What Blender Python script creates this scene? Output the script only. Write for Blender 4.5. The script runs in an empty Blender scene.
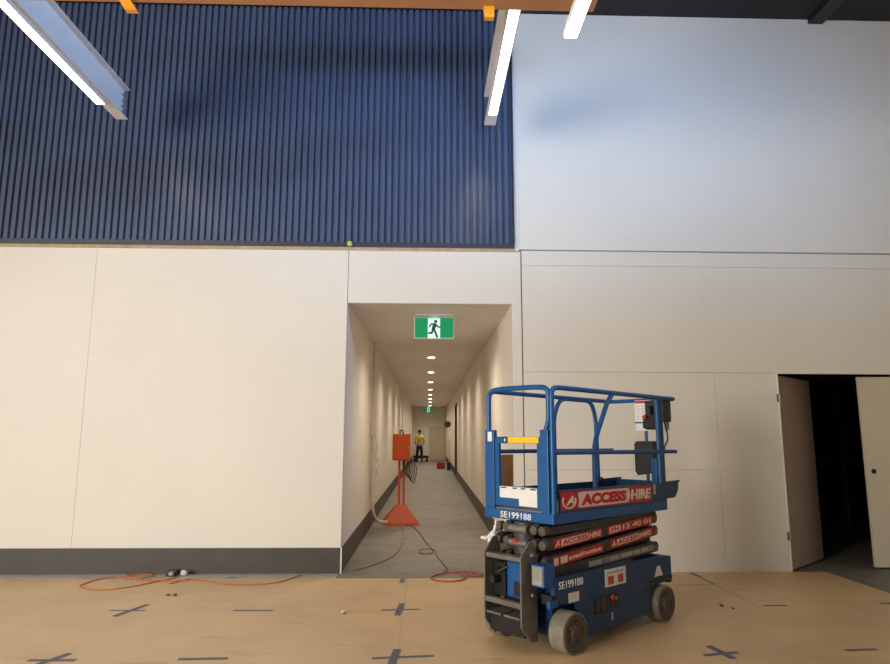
import bpy, bmesh, math, random
from mathutils import Vector, Matrix

C = bpy.context.scene
COL = C.collection
random.seed(7)

# ------------------------------------------------------------------ camera
cd = bpy.data.cameras.new('camera')
cam = bpy.data.objects.new('camera', cd)
COL.objects.link(cam)
cd.sensor_width = 36.0
cd.lens = 26.49
cd.clip_start, cd.clip_end = 0.05, 200
R_ = Vector((0.99958114, -0.02883479, 0.002471))
U_ = Vector((-0.00700095, -0.15807835, 0.98740175))
D_ = Vector((0.02808091, 0.98700547, 0.15821401))
mw = Matrix.Identity(4)
for i in range(3):
    mw[i][0], mw[i][1], mw[i][2], mw[i][3] = R_[i], U_[i], -D_[i], (0, 0, 1.6)[i]
cam.matrix_world = mw
C.camera = cam

# ------------------------------------------------------------------ world, large lights, exposure
w = bpy.data.worlds.new('world')
C.world = w
w.use_nodes = True
w.node_tree.nodes['Background'].inputs[0].default_value = (0.95, 0.95, 1.0, 1)
w.node_tree.nodes['Background'].inputs[1].default_value = 0.09
C.view_settings.view_transform = 'Standard'
C.view_settings.look = 'None'
C.view_settings.exposure = 0.0
C.view_settings.gamma = 1.0
C.view_settings.use_curve_mapping = False


def area(name, loc, target, sx, sy, power, col, spread=180):
    l = bpy.data.lights.new(name, 'AREA')
    l.shape = 'RECTANGLE'
    l.size, l.size_y = sx, sy
    l.energy = power
    l.color = col
    l.spread = math.radians(spread)
    o = bpy.data.objects.new(name, l)
    COL.objects.link(o)
    o.location = loc
    d = Vector(target) - Vector(loc)
    o.rotation_euler = d.to_track_quat('-Z', 'Y').to_euler()
    return o


# added unseen area lamps: cool fill from rear and right, warm from left
area('rear_cool_fill', (3.0, -5.5, 0.6), (2.0, 8.1, 5.7), 8.0, 0.8, 48, (0.34, 0.56, 1.0), 24)
area('side_cool_fill', (8.8, 3.0, 6.65), (-3.7, 6.0, 5.5), 5.0, 0.6, 220, (0.36, 0.57, 1.0), 70)  # no window here; unseen lamp added for the beam webs and cladding
area('left_warm_fill', (-8.6, -2.5, 2.6), (0.5, 6.5, 1.2), 4.5, 4.2, 600, (1.0, 0.93, 0.84), 125)
LED_STRENGTH = 12.0
LED_COLOUR = (1.0, 0.83, 0.62)
DOWNLIGHT_POWER = 165

# ------------------------------------------------------------------ materials


def M(name, col, rough=0.5, metal=0.0, var=0.0, scale=6.0, bump=0.0, bscale=60.0, emit=None, estr=0.0, coords='Object', stretch=None, spec=0.5):
    m = bpy.data.materials.new(name)
    m.use_nodes = True
    nt = m.node_tree
    b = nt.nodes['Principled BSDF']
    b.inputs['Base Color'].default_value = (*col, 1)
    b.inputs['Roughness'].default_value = rough
    b.inputs['Metallic'].default_value = metal
    b.inputs['Specular IOR Level'].default_value = spec
    tc = nt.nodes.new('ShaderNodeTexCoord')
    mp = nt.nodes.new('ShaderNodeMapping')
    nt.links.new(tc.outputs[coords], mp.inputs[0])
    if stretch:
        mp.inputs['Scale'].default_value = stretch
    if var > 0:
        n = nt.nodes.new('ShaderNodeTexNoise')
        n.inputs['Scale'].default_value = scale
        n.inputs['Detail'].default_value = 6
        n.inputs['Roughness'].default_value = 0.6
        nt.links.new(mp.outputs[0], n.inputs['Vector'])
        r = nt.nodes.new('ShaderNodeValToRGB')
        r.color_ramp.elements[0].position = 0.3
        r.color_ramp.elements[1].position = 0.7
        r.color_ramp.elements[0].color = (*[max(0, c * (1 - var)) for c in col], 1)
        r.color_ramp.elements[1].color = (*[min(1, c * (1 + var)) for c in col], 1)
        nt.links.new(n.outputs['Fac'], r.inputs[0])
        nt.links.new(r.outputs[0], b.inputs['Base Color'])
    if bump > 0:
        n2 = nt.nodes.new('ShaderNodeTexNoise')
        n2.inputs['Scale'].default_value = bscale
        n2.inputs['Detail'].default_value = 4
        nt.links.new(mp.outputs[0], n2.inputs['Vector'])
        bp = nt.nodes.new('ShaderNodeBump')
        bp.inputs['Strength'].default_value = bump
        bp.inputs['Distance'].default_value = 0.01
        nt.links.new(n2.outputs['Fac'], bp.inputs['Height'])
        nt.links.new(bp.outputs[0], b.inputs['Normal'])
    if emit:
        b.inputs['Emission Color'].default_value = (*emit, 1)
        b.inputs['Emission Strength'].default_value = estr
    return m


def board_floor():
    """brown protective board: soft blotches, fine fibres and a few darker scuffs"""
    m = M('brown_board', (0.73, 0.505, 0.275), 0.45, 0, 0.10, 1.1, 0.04, 40, spec=0.35)
    nt = m.node_tree
    b = nt.nodes['Principled BSDF']
    ramp = [n for n in nt.nodes if n.type == 'VALTORGB'][0]
    tc = [n for n in nt.nodes if n.type == 'TEX_COORD'][0]
    mp = nt.nodes.new('ShaderNodeMapping')
    mp.inputs['Scale'].default_value = (0.8, 3.5, 1)
    nt.links.new(tc.outputs['Object'], mp.inputs[0])
    n = nt.nodes.new('ShaderNodeTexNoise')
    n.inputs['Scale'].default_value = 1.6
    n.inputs['Detail'].default_value = 8
    n.inputs['Roughness'].default_value = 0.7
    nt.links.new(mp.outputs[0], n.inputs['Vector'])
    r = nt.nodes.new('ShaderNodeValToRGB')
    r.color_ramp.elements[0].position = 0.27
    r.color_ramp.elements[0].color = (0.62, 0.55, 0.5, 1)
    r.color_ramp.elements[1].position = 0.42
    r.color_ramp.elements[1].color = (1, 1, 1, 1)
    nt.links.new(n.outputs['Fac'], r.inputs[0])
    mx = nt.nodes.new('ShaderNodeMix')
    mx.data_type = 'RGBA'
    mx.blend_type = 'MULTIPLY'
    mx.inputs[0].default_value = 0.7
    nt.links.new(ramp.outputs[0], mx.inputs[6])
    nt.links.new(r.outputs[0], mx.inputs[7])
    nt.links.new(mx.outputs[2], b.inputs['Base Color'])
    return m


white = M('wall_paint', (0.80, 0.765, 0.672), 0.62, 0, 0.025, 0.7, 0.03, 25, spec=0.3)
backing = M('joint_backing', (0.42, 0.38, 0.32), 0.9)
raw_edge = M('raw_board_edge', (0.50, 0.38, 0.24), 0.8, 0, 0.2, 8)
cladding = M('dark_blue_cladding', (0.085, 0.115, 0.19), 0.30, 0.0, 0.08, 2.0)
flashing = M('dark_flashing', (0.045, 0.055, 0.08), 0.4)
skirt = M('charcoal_skirting', (0.066, 0.054, 0.045), 0.55, 0, 0.15, 3)
concrete = M('grey_concrete', (0.225, 0.208, 0.185), 0.55, 0, 0.18, 2.5, 0.06, 30)
boards = board_floor()
corr_paint = M('corridor_paint', (0.77, 0.71, 0.63), 0.6, 0, 0.02, 0.8)
roof_dark = M('dark_roof', (0.012, 0.012, 0.013), 0.7, 0, 0.2, 2)
steel_dark = M('dark_steel', (0.016, 0.016, 0.018), 0.5)
white_steel = M('white_painted_steel', (0.76, 0.77, 0.78), 0.45, 0, 0.03, 4)
led_mat = M('warm_led', (1, 0.9, 0.75), 0.5, emit=LED_COLOUR, estr=LED_STRENGTH)
dl_mat = M('downlight_lens', (1, 0.95, 0.85), 0.5, emit=(1.0, 0.86, 0.68), estr=14)
orange_crane = M('orange_crane_paint', (0.46, 0.20, 0.07), 0.5, 0, 0.08, 3)
yellow_orange = M('yellow_orange_paint', (0.85, 0.36, 0.02), 0.45)
blue = M('blue_paint', (0.006, 0.092, 0.29), 0.38, 0, 0.10, 7)
blue_shaded = M('shaded_blue_paint', (0.004, 0.048, 0.140), 0.42, 0, 0.12, 9)  # same blue, darkened in colour for the lift's shaded side
arm_mat = M('dark_grey_arm', (0.060, 0.055, 0.050), 0.5, 0.2, 0.2, 9)
frame_grey = M('worn_grey_steel', (0.16, 0.145, 0.12), 0.55, 0.2, 0.25, 12)
black = M('black_plastic', (0.012, 0.012, 0.013), 0.45, 0, 0.2, 12)
tyre_mat = M('dusty_grey_rubber', (0.22, 0.19, 0.15), 0.75, 0, 0.25, 14, 0.15, 40)
hub_mat = M('dusty_hub', (0.11, 0.088, 0.065), 0.7, 0.1, 0.3, 18)
deck_mat = M('grey_deck', (0.22, 0.215, 0.20), 0.6, 0.3, 0.2, 20)
red = M('red_sticker', (0.62, 0.012, 0.014), 0.4)
cream = M('cream_print', (0.86, 0.70, 0.52), 0.5)
white_print = M('white_print', (0.85, 0.84, 0.80), 0.5)
dark_print = M('dark_print', (0.05, 0.05, 0.05), 0.5)
grey_sticker = M('grey_sticker', (0.30, 0.27, 0.24), 0.6, 0, 0.35, 26)
faded_print = M('faded_print', (0.55, 0.50, 0.44), 0.6)
paper = M('white_paper', (0.80, 0.79, 0.78), 0.7, 0, 0.04, 20)
yellow = M('yellow_sticker', (0.85, 0.56, 0.015), 0.45)
silver = M('silver_plate', (0.42, 0.41, 0.38), 0.4, 0.5, 0.2, 20)
chrome = M('bright_roller', (0.34, 0.33, 0.31), 0.35, 0.7)
rag_mat = M('white_rag', (0.82, 0.82, 0.80), 0.9)
tape_mat = M('grey_blue_tape', (0.115, 0.125, 0.165), 0.6, 0, 0.12, 15)
cord_orange = M('orange_cord', (0.55, 0.17, 0.035), 0.55)
cord_red = M('red_cord', (0.42, 0.06, 0.035), 0.5)
cord_dark = M('dark_cord', (0.09, 0.06, 0.045), 0.6)
cord_tan = M('tan_cord', (0.30, 0.22, 0.13), 0.6)
orange_box = M('orange_powder_coat', (0.62, 0.085, 0.008), 0.5, 0, 0.06, 8)
pvc = M('white_conduit', (0.62, 0.58, 0.52), 0.5)
shaded_door_paint = M('shaded_door_paint', (0.46, 0.37, 0.30), 0.55, 0, 0.03, 1.5)  # darkened brown: the shade on this leaf is put into its colour
door_primer = M('door_primer', (0.60, 0.53, 0.40), 0.55, 0, 0.03, 1.5)
metal_hinge = M('hinge_metal', (0.34, 0.33, 0.31), 0.4, 0.8)
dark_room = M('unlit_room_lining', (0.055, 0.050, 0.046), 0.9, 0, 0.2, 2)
stud_mat = M('bare_stud', (0.20, 0.15, 0.11), 0.85, 0, 0.2, 3)
green_lit = M('lit_green', (0.0, 0.28, 0.11), 0.5, emit=(0.0, 0.26, 0.09), estr=0.38)
white_lit = M('lit_white', (0.7, 0.9, 0.85), 0.5, emit=(0.66, 0.95, 0.9), estr=0.6)
green_fig = M('green_figure', (0.0, 0.06, 0.035), 0.5, emit=(0.0, 0.10, 0.06), estr=0.4)
sign_case = M('sign_case', (0.60, 0.72, 0.64), 0.4)
timber = M('orange_brown_timber', (0.60, 0.21, 0.045), 0.6, 0, 0.2, 6, stretch=(8, 8, 0.6))
brown_frame = M('brown_door_frame', (0.13, 0.085, 0.05), 0.6)
hivis = M('hi_vis_yellow', (0.62, 0.50, 0.04), 0.8)
navy = M('dark_trousers', (0.02, 0.022, 0.035), 0.85)
skin_mat = M('skin', (0.45, 0.27, 0.19), 0.6)
hair_mat = M('dark_hair', (0.025, 0.018, 0.014), 0.7)
reflect = M('reflective_band', (0.62, 0.60, 0.55), 0.4)
boot_mat = M('dark_boots', (0.03, 0.025, 0.02), 0.7)
toolbox_red = M('red_toolbox', (0.33, 0.025, 0.02), 0.5)
lime = M('lime_cap', (0.55, 0.65, 0.05), 0.5)
green_decal = M('red_amber_decal', (0.55, 0.10, 0.06), 0.5)
crumb = M('debris', (0.14, 0.09, 0.05), 0.9)
plaster_crumb = M('plaster_crumb', (0.72, 0.68, 0.60), 0.9)

# ------------------------------------------------------------------ mesh helpers


class MB:
    """collects shapes into ONE mesh object"""

    def __init__(s, shift=(0, 0, 0)):
        s.bm = bmesh.new()
        s.sh = Vector(shift)

    def verts(s, pts):
        return [s.bm.verts.new(Vector(p) + s.sh) for p in pts]

    def box(s, x0, x1, y0, y1, z0, z1, mat=None, bev=0.0):
        b = bmesh.new()
        vs = [b.verts.new((x, y, z)) for x in (x0, x1) for y in (y0, y1) for z in (z0, z1)]
        for f in ((0, 1, 3, 2), (4, 6, 7, 5), (0, 4, 5, 1), (2, 3, 7, 6), (0, 2, 6, 4), (1, 5, 7, 3)):
            b.faces.new([vs[i] for i in f])
        if bev > 0:
            bmesh.ops.bevel(b, geom=list(b.edges), offset=bev, segments=2, affect='EDGES', profile=0.6)
        if mat is not None:
            bmesh.ops.transform(b, matrix=mat, verts=b.verts)
        s.merge(b)
        return s

    def merge(s, b):
        bmesh.ops.recalc_face_normals(b, faces=b.faces)
        mp = {}
        for vv in b.verts:
            mp[vv] = s.bm.verts.new(vv.co + s.sh)
        for f in b.faces:
            try:
                nf = s.bm.faces.new([mp[q] for q in f.verts])
                nf.smooth = f.smooth
            except ValueError:
                pass
        b.free()

    def prism(s, poly, axis, a, b_):
        """poly: 2D points; axis 'x','y','z' is the extrusion axis, a..b_"""
        def P(p, t):
            return {'x': (t, p[0], p[1]), 'y': (p[0], t, p[1]), 'z': (p[0], p[1], t)}[axis]
        b = bmesh.new()
        A = [b.verts.new(P(p, a)) for p in poly]
        B = [b.verts.new(P(p, b_)) for p in poly]
        n = len(poly)
        b.faces.new(A)
        b.faces.new(B[::-1])
        for i in range(n):
            b.faces.new([A[i], B[i], B[(i + 1) % n], A[(i + 1) % n]])
        s.merge(b)
        return s

    def tube(s, pts, r, n=8, closed=False, cap=True, radii=None):
        pts = [Vector(p) for p in pts]
        m = len(pts)
        b = bmesh.new()
        tans = []
        for i in range(m):
            if closed:
                t = pts[(i + 1) % m] - pts[i - 1]
            else:
                t = pts[min(i + 1, m - 1)] - pts[max(i - 1, 0)]
            tans.append(t.normalized() if t.length > 1e-9 else Vector((0, 0, 1)))
        ref = Vector((0, 0, 1)) if abs(tans[0].z) < 0.9 else Vector((1, 0, 0))
        nx = tans[0].cross(ref).normalized()
        rings = []
        for i in range(m):
            t = tans[i]
            nx = (nx - t * nx.dot(t)).normalized()
            ny = t.cross(nx)
            rr = radii[i] if radii else r
            rings.append([b.verts.new(pts[i] + (nx * math.cos(2 * math.pi * k / n) + ny * math.sin(2 * math.pi * k / n)) * rr) for k in range(n)])
        for i in range(m if closed else m - 1):
            A, B = rings[i], rings[(i + 1) % m]
            for k in range(n):
                f = b.faces.new([A[k], A[(k + 1) % n], B[(k + 1) % n], B[k]])
                f.smooth = True
        if cap and not closed:
            b.faces.new(rings[0][::-1])
            b.faces.new(rings[-1])
        s.merge(b)
        return s

    def lathe(s, prof, centre, axis='z', n=28, a0=0.0, a1=None):
        """prof: list of (radius, along)"""
        b = bmesh.new()
        rings = []
        cx, cy, cz = centre
        for (r, h) in prof:
            ring = []
            for k in range(n):
                t = 2 * math.pi * k / n
                p, q = r * math.cos(t), r * math.sin(t)
                ring.append(b.verts.new({'z': (cx + p, cy + q, cz + h), 'y': (cx + p, cy + h, cz + q), 'x': (cx + h, cy + p, cz + q)}[axis]))
            rings.append(ring)
        for A, B in zip(rings, rings[1:]):
            for k in range(n):
                f = b.faces.new([A[k], A[(k + 1) % n], B[(k + 1) % n], B[k]])
                f.smooth = True
        b.faces.new(rings[0][::-1])
        b.faces.new(rings[-1])
        s.merge(b)
        return s

    def build(s, name, mat, parent=None, smooth_angle=40):
        me = bpy.data.meshes.new(name)
        s.bm.to_mesh(me)
        s.bm.free()
        me.materials.append(mat)
        if any(p.use_smooth for p in me.polygons):
            try:
                me.set_sharp_from_angle(angle=math.radians(smooth_angle))
            except Exception:
                pass
        o = bpy.data.objects.new(name, me)
        COL.objects.link(o)
        if parent:
            o.parent = parent
        return o


def fillet(pts, r, seg=5):
    """round the inner corners of a polyline"""
    pts = [Vector(p) for p in pts]
    out = [pts[0]]
    for a, b, c in zip(pts, pts[1:], pts[2:]):
        d1, d2 = (a - b), (c - b)
        k = min(r, d1.length * 0.49, d2.length * 0.49)
        p0, p1 = b + d1.normalized() * k, b + d2.normalized() * k
        for i in range(seg + 1):
            t = i / seg
            out.append(p0 * (1 - t) ** 2 + b * 2 * t * (1 - t) + p1 * t * t)
    out.append(pts[-1])
    return out


def smooth_path(pts, k=6):
    """Catmull-Rom"""
    P = [Vector(p) for p in pts]
    P = [P[0] * 2 - P[1]] + P + [P[-1] * 2 - P[-2]]
    out = []
    for i in range(1, len(P) - 2):
        for j in range(k):
            t = j / k
            a, b, c, d = P[i - 1], P[i], P[i + 1], P[i + 2]
            out.append(0.5 * ((2 * b) + (c - a) * t + (2 * a - 5 * b + 4 * c - d) * t * t + (3 * b - a - 3 * c + d) * t ** 3))
    out.append(P[-2])
    return out


def tag(o, label=None, cat=None, group=None, kind=None):
    if label: o['label'] = label
    if cat: o['category'] = cat
    if group: o['group'] = group
    if kind: o['kind'] = kind
    return o


def struct(o):
    o['kind'] = 'structure'
    return o


def thing(name, label, cat, loc=(0, 0, 0), rz=0.0, group=None):
    o = bpy.data.objects.new(name, None)
    COL.objects.link(o)
    o.location = loc
    o.rotation_euler = (0, 0, rz)
    o.empty_display_size = 0.1
    return tag(o, label, cat, group)


def copy_tree(o, parent=None):
    c = o.copy()
    COL.objects.link(c)
    if parent: c.parent = parent
    for ch in list(o.children):
        copy_tree(ch, c)
    return c


def lettering(name, text, x0, w_, z0, h_, place, mat, parent, bold=0.03, shear=0.0, depth=0.002):
    """text fitted to a w_ x h_ box; place(a, b, c) maps along / up / out to a local point"""
    cu = bpy.data.curves.new('text', 'FONT')
    cu.body = text
    cu.offset = bold
    cu.shear = shear
    cu.extrude = 0.0
    cu.resolution_u = 3
    to = bpy.data.objects.new('text', cu)
    COL.objects.link(to)
    dg = bpy.context.evaluated_depsgraph_get()
    me = bpy.data.meshes.new_from_object(to.evaluated_get(dg))
    bpy.data.objects.remove(to)
    bpy.data.curves.remove(cu)
    xs = [q.co.x for q in me.vertices]
    ys = [q.co.y for q in me.vertices]
    sx, sy = w_ / (max(xs) - min(xs)), h_ / (max(ys) - min(ys))
    mx, my = min(xs), min(ys)
    b = bmesh.new()
    b.from_mesh(me)
    bpy.data.meshes.remove(me)
    ext = bmesh.ops.extrude_face_region(b, geom=list(b.faces))
    for q in ext['geom']:
        if isinstance(q, bmesh.types.BMVert):
            q.co.z += 1.0
    for q in b.verts:
        q.co = Vector(place(x0 + (q.co.x - mx) * sx, z0 + (q.co.y - my) * sy, q.co.z * depth))
    bmesh.ops.recalc_face_normals(b, faces=b.faces)
    m2 = bpy.data.meshes.new(name)
    b.to_mesh(m2)
    b.free()
    m2.materials.append(mat)
    o = bpy.data.objects.new(name, m2)
    COL.objects.link(o)
    o.parent = parent
    return o


# ================================================================== THE SETTING
Y = 8.142          # face of the end wall
XL, XR = -1.0, 1.08   # corridor sides
HC = 3.27          # corridor ceiling
HW = 3.955         # top of the white boards
HT = 7.33          # roof


def panels(name, rects, mat, y0=Y, t=0.02, gap=0.002):
    m = MB()
    for (x0, x1, z0, z1) in rects:
        m.box(x0 + gap, x1 - gap, y0, y0 + t, z0 + gap, z1 - gap)
    return struct(m.build(name, mat))


panels('wall_left', [(-9, -4.17, 0, HW), (-4.17, XL - 0.0035, 0, HW)], white)
panels('wall_header', [(XL, 1.2, HC, HW)], white, gap=0.002)
struct(MB().box(XR, 1.2, Y, Y + 0.02, 0, HC).build('wall_nib', white))
panels('wall_right', [(1.215, 3.55, 2.41, 3.78), (3.55, 9, 2.41, 3.78), (1.215, 3.55, 3.782, 3.972), (3.55, 9, 3.782, 3.968),
                      (1.215, 3.63, 1.206, 2.408), (1.215, 3.63, 0, 1.204), (3.632, 4.43, 0, 2.408), (6.65, 9, 0, 2.408)], white, gap=0.0009)
m = MB()
m.box(1.18, 9, Y, Y + 0.02, 3.99, HT)
m.box(1.125, 1.18, Y - 0.012, Y + 0.02, 3.965, HT)
struct(m.build('wall_upper', white))
# dark backing that shows in the board joints
m = MB()
m.box(-9, XL, Y + 0.03, Y + 0.05, 0, HT)
m.box(XL, XR, Y + 0.03, Y + 0.05, HC + 0.03, HT)
m.box(XR, 4.43, Y + 0.03, Y + 0.05, 0, HT)
m.box(4.43, 6.65, Y + 0.03, Y + 0.05, 2.42, HT)
m.box(6.65, 9, Y + 0.03, Y + 0.05, 0, HT)
struct(m.build('wall_backing', backing))
struct(MB().box(-9, 1.12, Y - 0.008, Y + 0.02, HW, HW + 0.042).build('trim_1', raw_edge))
# corrugated upper wall
m = MB()
b = bmesh.new()
pitch, x = 0.0845, -9.0
prof = []
while x < 1.115:
    prof += [(x, 0.0), (x + 0.028, 0.0), (x + 0.036, -0.034), (x + 0.076, -0.034)]
    x += pitch
prof = [p for p in prof if p[0] < 1.115]
lo = [b.verts.new((p[0], Y - 0.002 + p[1], HW + 0.09)) for p in prof]
hi = [b.verts.new((p[0], Y - 0.002 + p[1], HT)) for p in prof]
for i in range(len(prof) - 1):
    b.faces.new([lo[i], lo[i + 1], hi[i + 1], hi[i]])
m.merge(b)
cl = struct(m.build('wall_cladding', cladding))
so = cl.modifiers.new('thickness', 'SOLIDIFY')
so.thickness = 0.003
m = MB()
m.box(-9, 1.12, Y - 0.044, Y + 0.01, HW + 0.042, HW + 0.10)
m.box(1.108, 1.124, Y - 0.042, Y + 0.01, HW + 0.1, HT)
struct(m.build('trim_2', flashing))
# skirting
struct(MB().box(-9, XL + 0.008, Y - 0.014, Y, 0, 0.294).build('baseboard_left', skirt))
struct(MB().box(XL - 0.004, XL + 0.012, Y - 0.022, Y - 0.006, 0, 0.30).build('trim_3', white))

# floor slab and the protective boards laid on it
struct(MB().box(-9, 9, -7, 45, -0.15, 0).build('floor', concrete))
xs = [-9, -7.55, -5.1, -2.66, -0.2, 2.25, 4.7, 9]
ys = [-6.5, -4.18, -2.85, -1.52, -0.19, 1.14, 2.47, 3.80, 5.13, 6.47]
m = MB()
g = 0.0012
for xa, xb in zip(xs, xs[1:]):
    for ya, yb in zip(ys, ys[1:]):
        m.box(xa + g, xb - g, ya + g, yb - g, 0, 0.004)
for xa, xb in ((-9, -2.66), (-2.66, -0.2), (-0.2, 1.2)):
    m.box(xa + g, xb - g, 6.47 + g, 7.84, 0, 0.004)
m.box(1.2 + g, 3.19, 6.47 + g, 7.455, 0, 0.004)
m.box(1.2 + g, 3.165, 7.475, Y - 0.004, 0, 0.004)
m.box(3.205, 4.6, 6.47 + g, 6.735, 0, 0.004)
m.box(4.6 + g, 9, 6.47 + g, 6.745, 0, 0.004)
m.box(3.205, 4.84, 6.76, Y - 0.004, 0, 0.004)
struct(m.build('floor_boards', boards))

struct(MB().box(-9, XL - 0.02, 7.842, Y - 0.014, 0, 0.003).build('trim_8', M('pale_slab_edge', (0.55, 0.49, 0.38), 0.7, 0, 0.15, 5)))

# corridor (runs very slightly uphill and to the right)
K, KX = 0.0046, 0.0050


def cx(y): return KX * (y - Y)
def cz(y): return K * (y - Y)


YE = 40.5


def sheared(m, name, mat, parent=None):
    for q in m.bm.verts:
        if q.co.y > Y:
            q.co.z += cz(q.co.y)
            q.co.x += cx(q.co.y)
    return m.build(name, mat, parent)


struct(sheared(MB().box(XL - 0.1, XL, Y + 0.02, YE, 0.0, HC + 0.02), 'wall_corridor_left', corr_paint))
m = MB()
DY0, DY1 = 24.6, 26.4
m.box(XR, XR + 0.1, Y + 0.02, DY0, 0.0, HC + 0.02)
m.box(XR, XR + 0.1, DY1, YE, 0.0, HC + 0.02)
m.box(XR, XR + 0.1, DY0, DY1, 2.72, HC + 0.02)
struct(sheared(m, 'wall_corridor_right', corr_paint))
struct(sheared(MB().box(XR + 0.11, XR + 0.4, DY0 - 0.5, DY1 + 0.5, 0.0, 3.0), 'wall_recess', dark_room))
struct(sheared(MB().box(XL - 0.1, XR + 0.1, YE, YE + 0.1, 0, HC + 0.02), 'wall_corridor_end', white))
struct(sheared(MB().box(XL - 0.1, XR + 0.1, Y + 0.02, YE + 0.1, HC, HC + 0.03), 'ceiling_corridor', corr_paint))
struct(sheared(MB().box(XL, XR, Y + 0.0, YE, 0.0005, 0.003), 'floor_corridor', concrete))
m = MB()
m.box(XL, XL + 0.012, Y - 0.006, YE, 0.003, 0.294)
struct(sheared(m, 'baseboard_corridor_left', skirt))
m = MB()
m.box(XR - 0.012, XR, Y, DY0 - 0.06, 0.003, 0.294)
m.box(XR - 0.012, XR, DY1 + 0.06, YE, 0.003, 0.294)
struct(sheared(m, 'baseboard_corridor_right', skirt))
m = MB()
for ya in (DY0 - 0.06, DY1 - 0.04):
    m.box(XR - 0.025, XR + 0.1, ya, ya + 0.1, 0.003, 2.80)
m.box(XR - 0.025, XR + 0.1, DY0 - 0.06, DY1 + 0.06, 2.72, 2.80)
struct(sheared(m, 'trim_4', brown_frame))
# door at the far end of the corridor
m = MB()
m.box(0.03, 1.02, YE - 0.05, YE - 0.002, 0.02, 2.07)
d3 = struct(sheared(m, 'door_3', door_primer))
sheared(MB().box(0.10, 0.14, YE - 0.09, YE - 0.05, 1.0, 1.12), 'door_handle', metal_hinge, d3)

# the unlit room on the right
m = MB()
m.box(4.2, 4.25, Y + 0.05, 13, 0, 2.7)
m.box(8.95, 9, Y + 0.05, 13, 0, 2.7)
m.box(4.2, 9, 13, 13.05, 0, 2.7)
m.box(4.2, 9, Y + 0.05, 13.05, 2.7, 2.75)
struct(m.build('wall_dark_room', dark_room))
m = MB()
for sx_ in (6.05, 6.65, 7.25, 7.9):
    m.box(sx_, sx_ + 0.05, 11.4, 11.49, 0.0, 2.6)
m.box(5.9, 8.0, 11.4, 11.49, 2.6, 2.69)
m.box(5.9, 8.0, 11.4, 11.49, 1.25, 1.29)
struct(m.build('wall_stud_frame', stud_mat))
# its double doors; both leaves swing into the dark room


def leaf(name, hx, ang, width, mat, side):
    root = MB().box(0, width, -0.02, 0.02, 0.025, 2.375).build(name, mat)
    root.location = (hx, Y + 0.03, 0)
    root.rotation_euler = (0, 0, ang)
    return struct(root)


d1 = leaf('door_1', 4.445, math.radians(42), 1.12, shaded_door_paint, 1)
d2 = leaf('door_2', 6.645, math.pi - math.radians(7), 1.09, door_primer, -1)
hi_ = MB()
hi_.lathe([(0.030, 0), (0.032, 0.003), (0.030, 0.006)], (1.00, 0.0205, 0.985 + 0.2), 'y', 20)
hi_.build('lock_bore', black, d2)
struct(MB().box(4.425, 4.437, Y - 0.012, Y + 0.04, 0.01, 2.40).build('trim_5', white))
struct(MB().box(4.425, 6.655, Y - 0.010, Y + 0.04, 2.40, 2.414).build('trim_6', white))
for hz in (2.09, 0.42):
    o = MB()
    o.tube([(4.440, Y - 0.014, hz - 0.055), (4.440, Y - 0.014, hz + 0.055)], 0.011, 10)
    o.box(4.40, 4.44, Y - 0.0175, Y - 0.0125, hz - 0.05, hz + 0.05)
    o.build('hinge', metal_hinge, None)
    h = COL.objects[-1]
    h.parent = d1
    h.matrix_parent_inverse = (Matrix.Translation(d1.location) @ Matrix.Rotation(d1.rotation_euler.z, 4, 'Z')).inverted()

# roof
struct(MB().box(-9, 9, -7, Y + 0.05, HT, HT + 0.08).build('ceiling', roof_dark))
m = MB()
for xa in (-8.0, 5.25):
    m.box(xa, xa + 0.2, -7, Y - 0.01, HT - 0.07, HT)
struct(m.build('trim_7', steel_dark))
struct(MB().box(-9.1, -9, 1.2, Y, 0, HT).build('wall_side_left', white))
struct(MB().box(9, 9.1, -7, Y, 0, HT).build('wall_side_right', white))

# ================================================================== OVERHEAD STEEL AND LIGHTS
Z0 = 5.37       # underside of the white beams


def ibeam(xc, y0, y1, label):
    t = thing('steel_beam', label, 'beam', (xc, y1, Z0), 0, 'white steel beams with light strips')
    hw = 0.07
    m = MB()
    L = y0 - y1
    m.box(-hw, hw, L, 0, 0, 0.012)
    m.build('bottom_flange', white_steel, t)
    MB().box(-hw, hw, L, 0, 0.37, 0.382).build('top_flange', white_steel, t)
    MB().box(-0.006, 0.006, L, -0.015, 0.012, 0.37).build('web', white_steel, t)
    for k in range(4):
        MB().lathe([(0.012, -0.016), (0.012, 0.016)], (0, -0.05, 0.07 + 0.075 * k), 'x', 6).build('bolt', metal_hinge, t)
    return t


def led(xc, y0, y1, z, label, wires=False):
    t = thing('led_light', label, 'light', (xc, y1, z), 0, 'linear led lights')
    L = y0 - y1
    m = MB()
    m.box(-0.052, 0.052, L, 0, -0.012, 0.0)
    m.box(-0.052, -0.047, L, 0, -0.05, -0.012)
    m.box(0.047, 0.052, L, 0, -0.05, -0.012)
    m.box(-0.047, 0.047, -0.004, 0, -0.05, -0.012)
    m.build('housing', white_steel, t)
    MB().box(-0.042, 0.042, L, -0.0045, -0.053, -0.03).build('diffuser', led_mat, t)
    if wires:
        for yy in (L + 0.3, -0.9):
            MB().tube([(0, yy, 0), (0, yy, HT - z)], 0.004, 6).build('suspension_wire', steel_dark, t)
    return t


ibeam(-3.69, -6.0, 7.5, 'long white steel I-beam at upper left, its bolted end against the corrugated wall')
ibeam(0.755, -6.0, 7.5, 'white steel I-beam ending above the corridor, beside the edge of the white wall')
led(-3.712, -6.0, 7.03, Z0 - 0.005, 'bright warm LED strip under the beam at upper left')
led(0.755, -6.0, 7.14, Z0 - 0.005, 'bright warm LED strip under the beam above the corridor')
led(1.043, 1.2, 4.39, 4.553, 'shorter hanging LED light in front of the upper white wall', True)

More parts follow.
